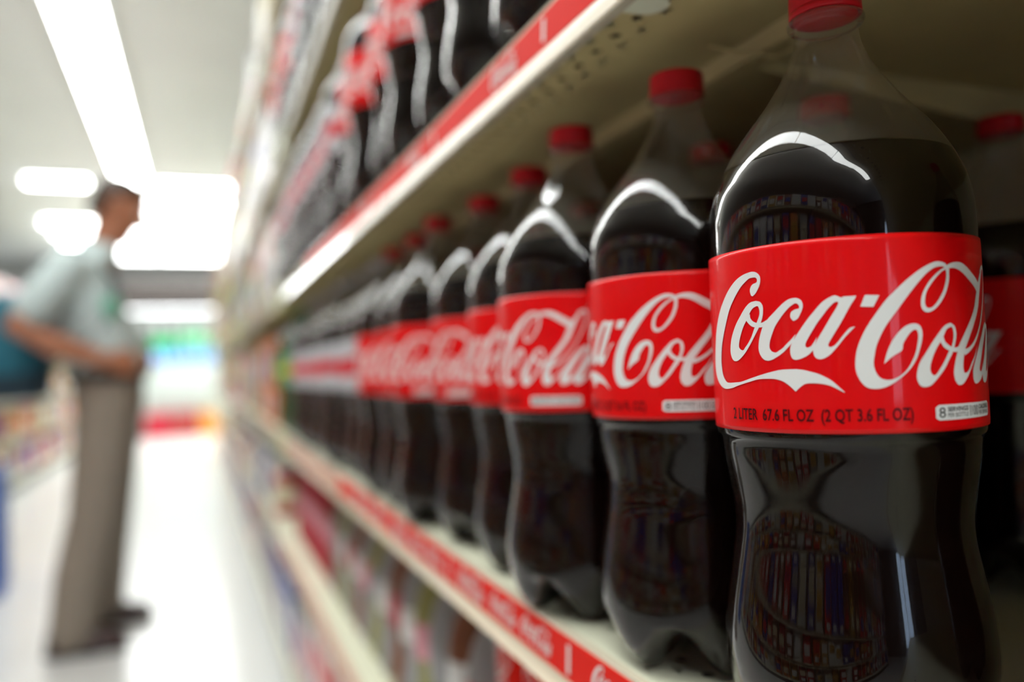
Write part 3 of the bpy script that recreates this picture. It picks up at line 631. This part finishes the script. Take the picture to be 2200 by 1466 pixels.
for k, (c1, c2, x) in enumerate((('crimson', 'crimson', -.62), ('crimson', 'brown', -.19), ('ochre', 'orange', .24), ('cream', 'ochre', .67))):
    for lv in range(2):
        put('drinks_case', c1, c2, x, YC-.18, .0005+.2035*lv, R(-90), '%s carton stacked on the floor before the chilled case, %s layer, %s' % (c1, ('lower', 'upper')[lv], ('nearest the man', 'second from the man', 'third from the man', 'fourth from the man')[k]), 'carton', 'cartons before the chilled case')
# blue crates standing at the foot of the opposite shelving
def crate_mesh():
    mb = MB(); m = mat('crate_blue', (.02, .10, .42), .45); w, h = .36, .30
    mb.box(-w/2, w/2, -w/2, w/2, 0, .02, m)
    for k in range(4):
        z = .02+k*.072
        for q in (-1, 1):
            mb.box(-w/2, w/2, q*(w/2-.008)-.008, q*(w/2-.008)+.008, z+.012, z+.06, m); mb.box(q*(w/2-.008)-.008, q*(w/2-.008)+.008, -w/2+.016, w/2-.016, z+.012, z+.06, m)
    for a in (-1, 1):
        for b in (-1, 1): mb.box(a*(w/2-.02)-.0199, a*(w/2-.02)+.0199, b*(w/2-.02)-.0199, b*(w/2-.02)+.0199, .02, h, m)
    mb.box(-w/2+.03, w/2-.03, -w/2+.03, w/2-.03, .021, h-.03, mat('crate_goods', (.04, .12, .35), .4))
    return mb.mesh('crate')
CR = crate_mesh()
for k in range(2):
    thing('storage_crate', '%s blue crate of the pair at the photo edge behind the man' % ('lower', 'upper')[k], 'crate', (-1.075, 4.62, .301*k), .1, 'blue crates', CR)
# ------------------------------------------------------------------ the man
def remesh(mb, name, vox, m, smooth=2):
    me = mb.mesh(name); o = bpy.data.objects.new(name, me); COL.objects.link(o)
    md = o.modifiers.new('r', 'REMESH'); md.mode = 'VOXEL'; md.voxel_size = vox; md.use_smooth_shade = True
    sm = o.modifiers.new('s', 'SMOOTH'); sm.factor = .5; sm.iterations = smooth
    bpy.context.view_layer.update()
    out = bpy.data.meshes.new_from_object(o.evaluated_get(bpy.context.evaluated_depsgraph_get()))
    bpy.data.objects.remove(o); bpy.data.meshes.remove(me)
    out.materials.clear(); out.materials.append(m)
    for p in out.polygons: p.use_smooth = True; p.material_index = 0
    out.name = name; return out
m_skin = mat('skin', (.40, .155, .08), .5, noise=.06, nscale=12)
m_shirt = mat('shirt_cloth', (.50, .59, .58), .85, noise=.05, nscale=30)
m_trous = mat('trouser_cloth', (.26, .215, .17), .9, noise=.08, nscale=40)
m_shoe = mat('shoe_leather', (.045, .018, .016), .45)
m_hair = mat('hair', (.035, .018, .01), .6, bump=.6, bscale=200)
m_belt = mat('belt_leather', (.02, .015, .012), .5)
PX, PY = -.385, 3.55
man = thing('person', 'man in pale short-sleeved shirt and taupe trousers standing in the aisle, head bowed', 'person', (PX, PY, 0))
def ell(cx, cy, z, rx, ry, n=28, tilt=0): return [(cx+rx*math.cos(2*math.pi*j/n), cy+ry*math.sin(2*math.pi*j/n), z+tilt*math.cos(2*math.pi*j/n)*rx) for j in range(n)]
def column(mb, secs, m): mb.rings([ell(*s) for s in secs], m, True, (True, True))
HC = Vector((.108, 0, 1.698)); HP = R(24)
def hd(p): x, y, z = p; return (HC.x+x*math.cos(HP)+z*math.sin(HP), HC.y+y, HC.z-x*math.sin(HP)+z*math.cos(HP))
def head_loft(mb, secs, m): mb.rings([[hd(q) for q in ell(*s)] for s in secs], m, True, (True, True))
B_ = MB()
head_loft(B_, [(.035, 0, -.118, .030, .028), (.030, 0, -.110, .050, .044), (.022, 0, -.085, .068, .056), (.010, 0, -.050, .083, .066), (.002, 0, 0, .095, .074), (-.003, 0, .045, .099, .077), (-.008, 0, .085, .090, .071), (-.01, 0, .112, .064, .052), (-.01, 0, .124, .025, .02)], m_skin)
def ht(pts, r, n=10, flat=1): B_.tube([hd(p) for p in pts], r, m_skin, n, flat)
ht([(.090, 0, .028), (.105, 0, .0), (.117, 0, -.026)], [.009, .012, .014]); ht([(.100, .011, -.030), (.100, -.011, -.030)], .010)      # nose
ht([(.088, .035, .033), (.094, 0, .034), (.088, -.035, .033)], .010)                                                                  # brow
ht([(.080, .022, -.062), (.092, 0, -.060), (.080, -.022, -.062)], .008); ht([(.078, .020, -.076), (.090, 0, -.075), (.078, -.020, -.076)], .008)  # lips
ht([(.075, .012, -.108), (.075, -.012, -.108)], .018)                                                                                 # chin
for q in (-1, 1): ht([(-.012, q*.078, .030), (-.022, q*.086, .005), (-.012, q*.078, -.030)], [.012, .015, .009])                      # ears
B_.tube([(.035, 0, 1.48), (.055, 0, 1.56), (.078, 0, 1.645)], [.066, .060, .058], m_skin, 18)                                          # neck
column(B_, [(.05, 0, .90, .095, .150), (.055, 0, .97, .110, .160), (.045, 0, 1.06, .112, .153), (.025, 0, 1.18, .115, .155), (-.005, 0, 1.30, .110, .170), (-.025, 0, 1.40, .098, .175), (-.01, 0, 1.46, .080, .155), (.02, 0, 1.51, .06, .09)], m_skin)
ARMS = {-1: [(-.050, -.185, 1.440), (-.125, -.240, 1.33), (-.205, -.270, 1.215), (-.09, -.258, 1.150), (.075, -.205, 1.085)],
        1: [(-.03, .185, 1.440), (-.080, .240, 1.33), (-.140, .268, 1.215), (-.03, .245, 1.155), (.120, .165, 1.090)]}
def hand(mb, wr, fw, up, side):
    """palm, four bent fingers and a thumb; fw: pointing direction, up: back of the hand, side: towards the thumb"""
    wr, fw, up, side = Vector(wr), Vector(fw).normalized(), Vector(up).normalized(), Vector(side).normalized()
    side = (side-fw*side.dot(fw)).normalized(); up = fw.cross(side) if fw.cross(side).dot(up) > 0 else side.cross(fw)
    for k in range(4):                                       # metacarpals fill the palm
        o = (1.5-k)*.019; mb.tube([wr+side*o*.5, wr+fw*.05+side*o*.9, wr+fw*.088+side*o], [.014, .0145, .012], m_skin, 8)
    for k, ln in enumerate((.072, .080, .074, .058)):
        o = (1.5-k)*.0195; p = wr+fw*.088+side*o; pts = [p]; d = fw
        for j, (fr, bend) in enumerate(((.45, 28), (.32, 42), (.23, 30))):
            d = (Matrix.Rotation(R(bend), 3, side) @ d) if (Matrix.Rotation(R(bend), 3, side) @ d).dot(up) < d.dot(up) else (Matrix.Rotation(R(-bend), 3, side) @ d)
            p = p+d*ln*fr; pts.append(p)
        mb.tube(pts, [.0095, .009, .0085, .0075], m_skin, 8)
    b = wr+fw*.025+side*.03
    mb.tube([b, b+fw*.03+side*.022-up*.008, b+fw*.058+side*.024-up*.018, b+fw*.078+side*.016-up*.026], [.014, .0115, .0105, .0085], m_skin, 8)
for q, A in ARMS.items():
    B_.tube(A, [.058, .054, .048, .046, .031], m_skin, 14)
    d = Vector(A[-1])-Vector(A[-2]); hand(B_, A[-1], d*.6+Vector((.12, -q*.08, -.01)), (0, q*.75, .5), (.15, -q*.2, .8))
LEGS = {-1: [(.06, -.088, .93), (.040, -.105, .72), (.010, -.120, .50), (-.045, -.132, .28), (-.070, -.140, .09)],
        1: [(.06, .088, .93), (.050, .120, .72), (.035, .150, .50), (.015, .185, .28), (.0, .215, .09)]}
for q, L in LEGS.items(): B_.tube(L, [.088, .080, .060, .055, .042], m_skin, 16)
for q, (fx, fy) in {-1: (-.070, -.140), 1: (.0, .215)}.items(): B_.tube([(fx-.04, fy, .055), (fx+.05, fy, .05), (fx+.14, fy-.005, .035)], [.038, .038, .026], m_skin, 12)
new('body', remesh(B_, 'body', .0062, m_skin, 2), man)
# hair, eyes
H_ = MB(); head_loft(H_, [(-.070, 0, -.055, .030, .055), (-.058, 0, -.030, .048, .070), (-.034, 0, .010, .074, .0785), (-.020, 0, .048, .090, .083), (-.006, 0, .075, .099, .082), (-.006, 0, .100, .090, .073), (-.010, 0, .122, .062, .052), (-.012, 0, .134, .025, .022)], m_hair)
new('hair', remesh(H_, 'hair', .006, m_hair, 2), man)
for q in (-1, 1):
    e = MB(); c = Vector(hd((.0855, q*.031, .012))); n = 14
    e.lathe([(.0115*math.sin(math.pi*k/8)+1e-4, -.0115*math.cos(math.pi*k/8)) for k in range(9)], mat('eye_white', (.7, .7, .68), .2), n); e.v = [(v[0]+c.x, v[1]+c.y, v[2]+c.z) for v in e.v]
    ir = MB(); ir.lathe([(.005*math.sin(math.pi*k/6)+1e-4, -.005*math.cos(math.pi*k/6)) for k in range(7)], mat('iris', (.03, .02, .01), .2), 10); o = Vector(hd((.0945, q*.031, .012))); ir.v = [(v[0]+o.x, v[1]+o.y, v[2]+o.z) for v in ir.v]
    new('iris', ir.mesh('iris'), new('eye', e.mesh('eye'), man))
# shirt with sleeves and collar
T_ = MB(); column(T_, [(.058, 0, 1.016, .126, .170), (.055, 0, 1.034, .136, .177), (.045, 0, 1.12, .140, .178), (.022, 0, 1.22, .138, .182), (-.006, 0, 1.32, .130, .195), (-.028, 0, 1.41, .116, .200), (-.012, 0, 1.465, .096, .175), (.018, 0, 1.508, .076, .110), (.034, 0, 1.525, .068, .078)], m_shirt)
for q, A in ARMS.items():
    a, b, c = [Vector(v) for v in A[:3]]; e = b.lerp(c, .45)
    T_.tube([a, a.lerp(b, .5), b, e], [.074, .073, .070, .069], m_shirt, 18)
sh = new('shirt', remesh(T_, 'shirt', .0075, m_shirt, 3), man); sh['label'] = 'pale mint short-sleeved shirt'
K_ = MB(); K_.rings([[(.034+.071*math.cos(a), .078*math.sin(a), 1.515-.012*math.cos(a)) for a in [2*math.pi*j/28 for j in range(28)]], [(.042+.067*math.cos(a), .071*math.sin(a), 1.560-.022*math.cos(a)) for a in [2*math.pi*j/28 for j in range(28)]],
                    [(.042+.073*math.cos(a), .077*math.sin(a), 1.556-.022*math.cos(a)) for a in [2*math.pi*j/28 for j in range(28)]], [(.034+.080*math.cos(a), .088*math.sin(a), 1.508-.014*math.cos(a)) for a in [2*math.pi*j/28 for j in range(28)]]], m_shirt)
new('collar', fixed(K_.mesh('collar')), man)
bg = MB(); bg.lathe([(.001, 0), (.045, .0), (.048, .003), (.045, .006), (.001, .006)], mat('disc_mint', (.20, .52, .38), .7), 28)  # plain mint disc added for a blurred green spot
bo = new('round_shirt_mark', fixed(bg.mesh('round_shirt_mark')), sh, (.088, -.152, 1.29)); bo.rotation_euler = (R(90), 0, R(49))
bo['label'] = 'round mint-green mark on the shirt front'
# trousers, belt, shoes
Q_ = MB(); column(Q_, [(.06, 0, .80, .075, .12), (.060, 0, .86, .120, .168), (.060, 0, .94, .130, .176), (.058, 0, 1.0, .131, .174), (.058, 0, 1.025, .132, .172)], m_trous)
for q, L in LEGS.items(): Q_.tube([Vector(L[0])]+[Vector(v) for v in L[1:4]]+[Vector(L[4])+Vector((0, 0, -.005))], [.112, .104, .090, .084, .080], m_trous, 18)
new('trousers', remesh(Q_, 'trousers', .0075, m_trous, 3), man)
BL = MB(); BL.rings([ell(.057, 0, 1.012, .139, .182), ell(.057, 0, 1.012, .143, .186), ell(.057, 0, 1.048, .145, .186), ell(.057, 0, 1.048, .139, .182)], m_belt, True)
bl = new('belt', fixed(BL.mesh('belt')), man); new('buckle', MB().bbox(  .199, .205, -.022, .022, 1.012, 1.048, m_alu, .002).mesh('buckle'), bl)
for q, (fx, fy) in {-1: (-.070, -.140), 1: (.0, .215)}.items():
    s_ = MB(); secs = []
    for x, w_, h_ in ((-.085, .030, .060), (-.070, .040, .085), (-.030, .043, .098), (.020, .043, .092), (.070, .048, .070), (.120, .050, .056), (.165, .042, .048), (.185, .022, .036)):
        secs.append([(fx+x, fy+w_*math.cos(a), .020+max(0, math.sin(a))*h_-.012*max(0, -math.sin(a))) for a in [2*math.pi*j/20 for j in range(20)]])
    s_.rings(secs, m_shoe, True, (True, True)); so = new('shoe', fixed(s_.mesh('shoe')), man)
    l_ = MB(); secs = []
    for z, g in ((.0005, 0), (.002, .002), (.018, .002), (.022, 0)):
        secs.append([(fx+.05+(.142+g)*math.cos(a), fy+(.048+g)*math.sin(a)*(1 if math.cos(a) > -.2 else .85), z) for a in [2*math.pi*j/28 for j in range(28)]])
    l_.rings(secs, m_belt, True, (True, True)); new('sole', fixed(l_.mesh('sole')), so)
# teal backpack on his back
m_bag = mat('bag_teal', (.004, .11, .16), .7, noise=.1, nscale=25); m_bagd = mat('bag_navy', (.006, .03, .05), .7)
bp = thing('backpack', 'dark teal backpack hanging low on the man\'s back', 'backpack', (PX-.27, PY+.02, .95))
G_ = MB()
def rbox(cx, cy, z, rx, ry, n=28, e=.45):
    return [(cx+rx*math.copysign(abs(math.cos(a))**e, math.cos(a)), cy+ry*math.copysign(abs(math.sin(a))**e, math.sin(a)), z) for a in [2*math.pi*j/n for j in range(n)]]
G_.rings([rbox(0, 0, 0, .08, .11), rbox(0, 0, .012, .115, .15), rbox(-.005, 0, .10, .135, .165), rbox(0, 0, .24, .128, .16), rbox(.015, 0, .34, .105, .145), rbox(.03, 0, .40, .07, .115), rbox(.035, 0, .415, .03, .07)], [m_bagd, m_bagd, m_bag, m_bag, m_bag, m_bag], True, (True, True))
new('bag_body', fixed(G_.mesh('bag_body')), bp)
new('front_pocket', fixed(MB().rings([rbox(-.14, 0, .04, .02, .09), rbox(-.15, 0, .06, .035, .12), rbox(-.15, 0, .17, .035, .12), rbox(-.14, 0, .19, .02, .10)], m_bagd, True, (True, True)).mesh('front_pocket')), bp)
for q in (-1, 1):
    new('strap', MB().tube([(.06, q*.10, .39), (.13, q*.115, .52), (.21, q*.118, .578), (.30, q*.125, .545), (.365, q*.135, .45), (.375, q*.150, .36), (.33, q*.185, .27), (.22, q*.195, .17), (.08, q*.165, .10)], .013, m_bagd, 10, .5).mesh('strap'), bp)
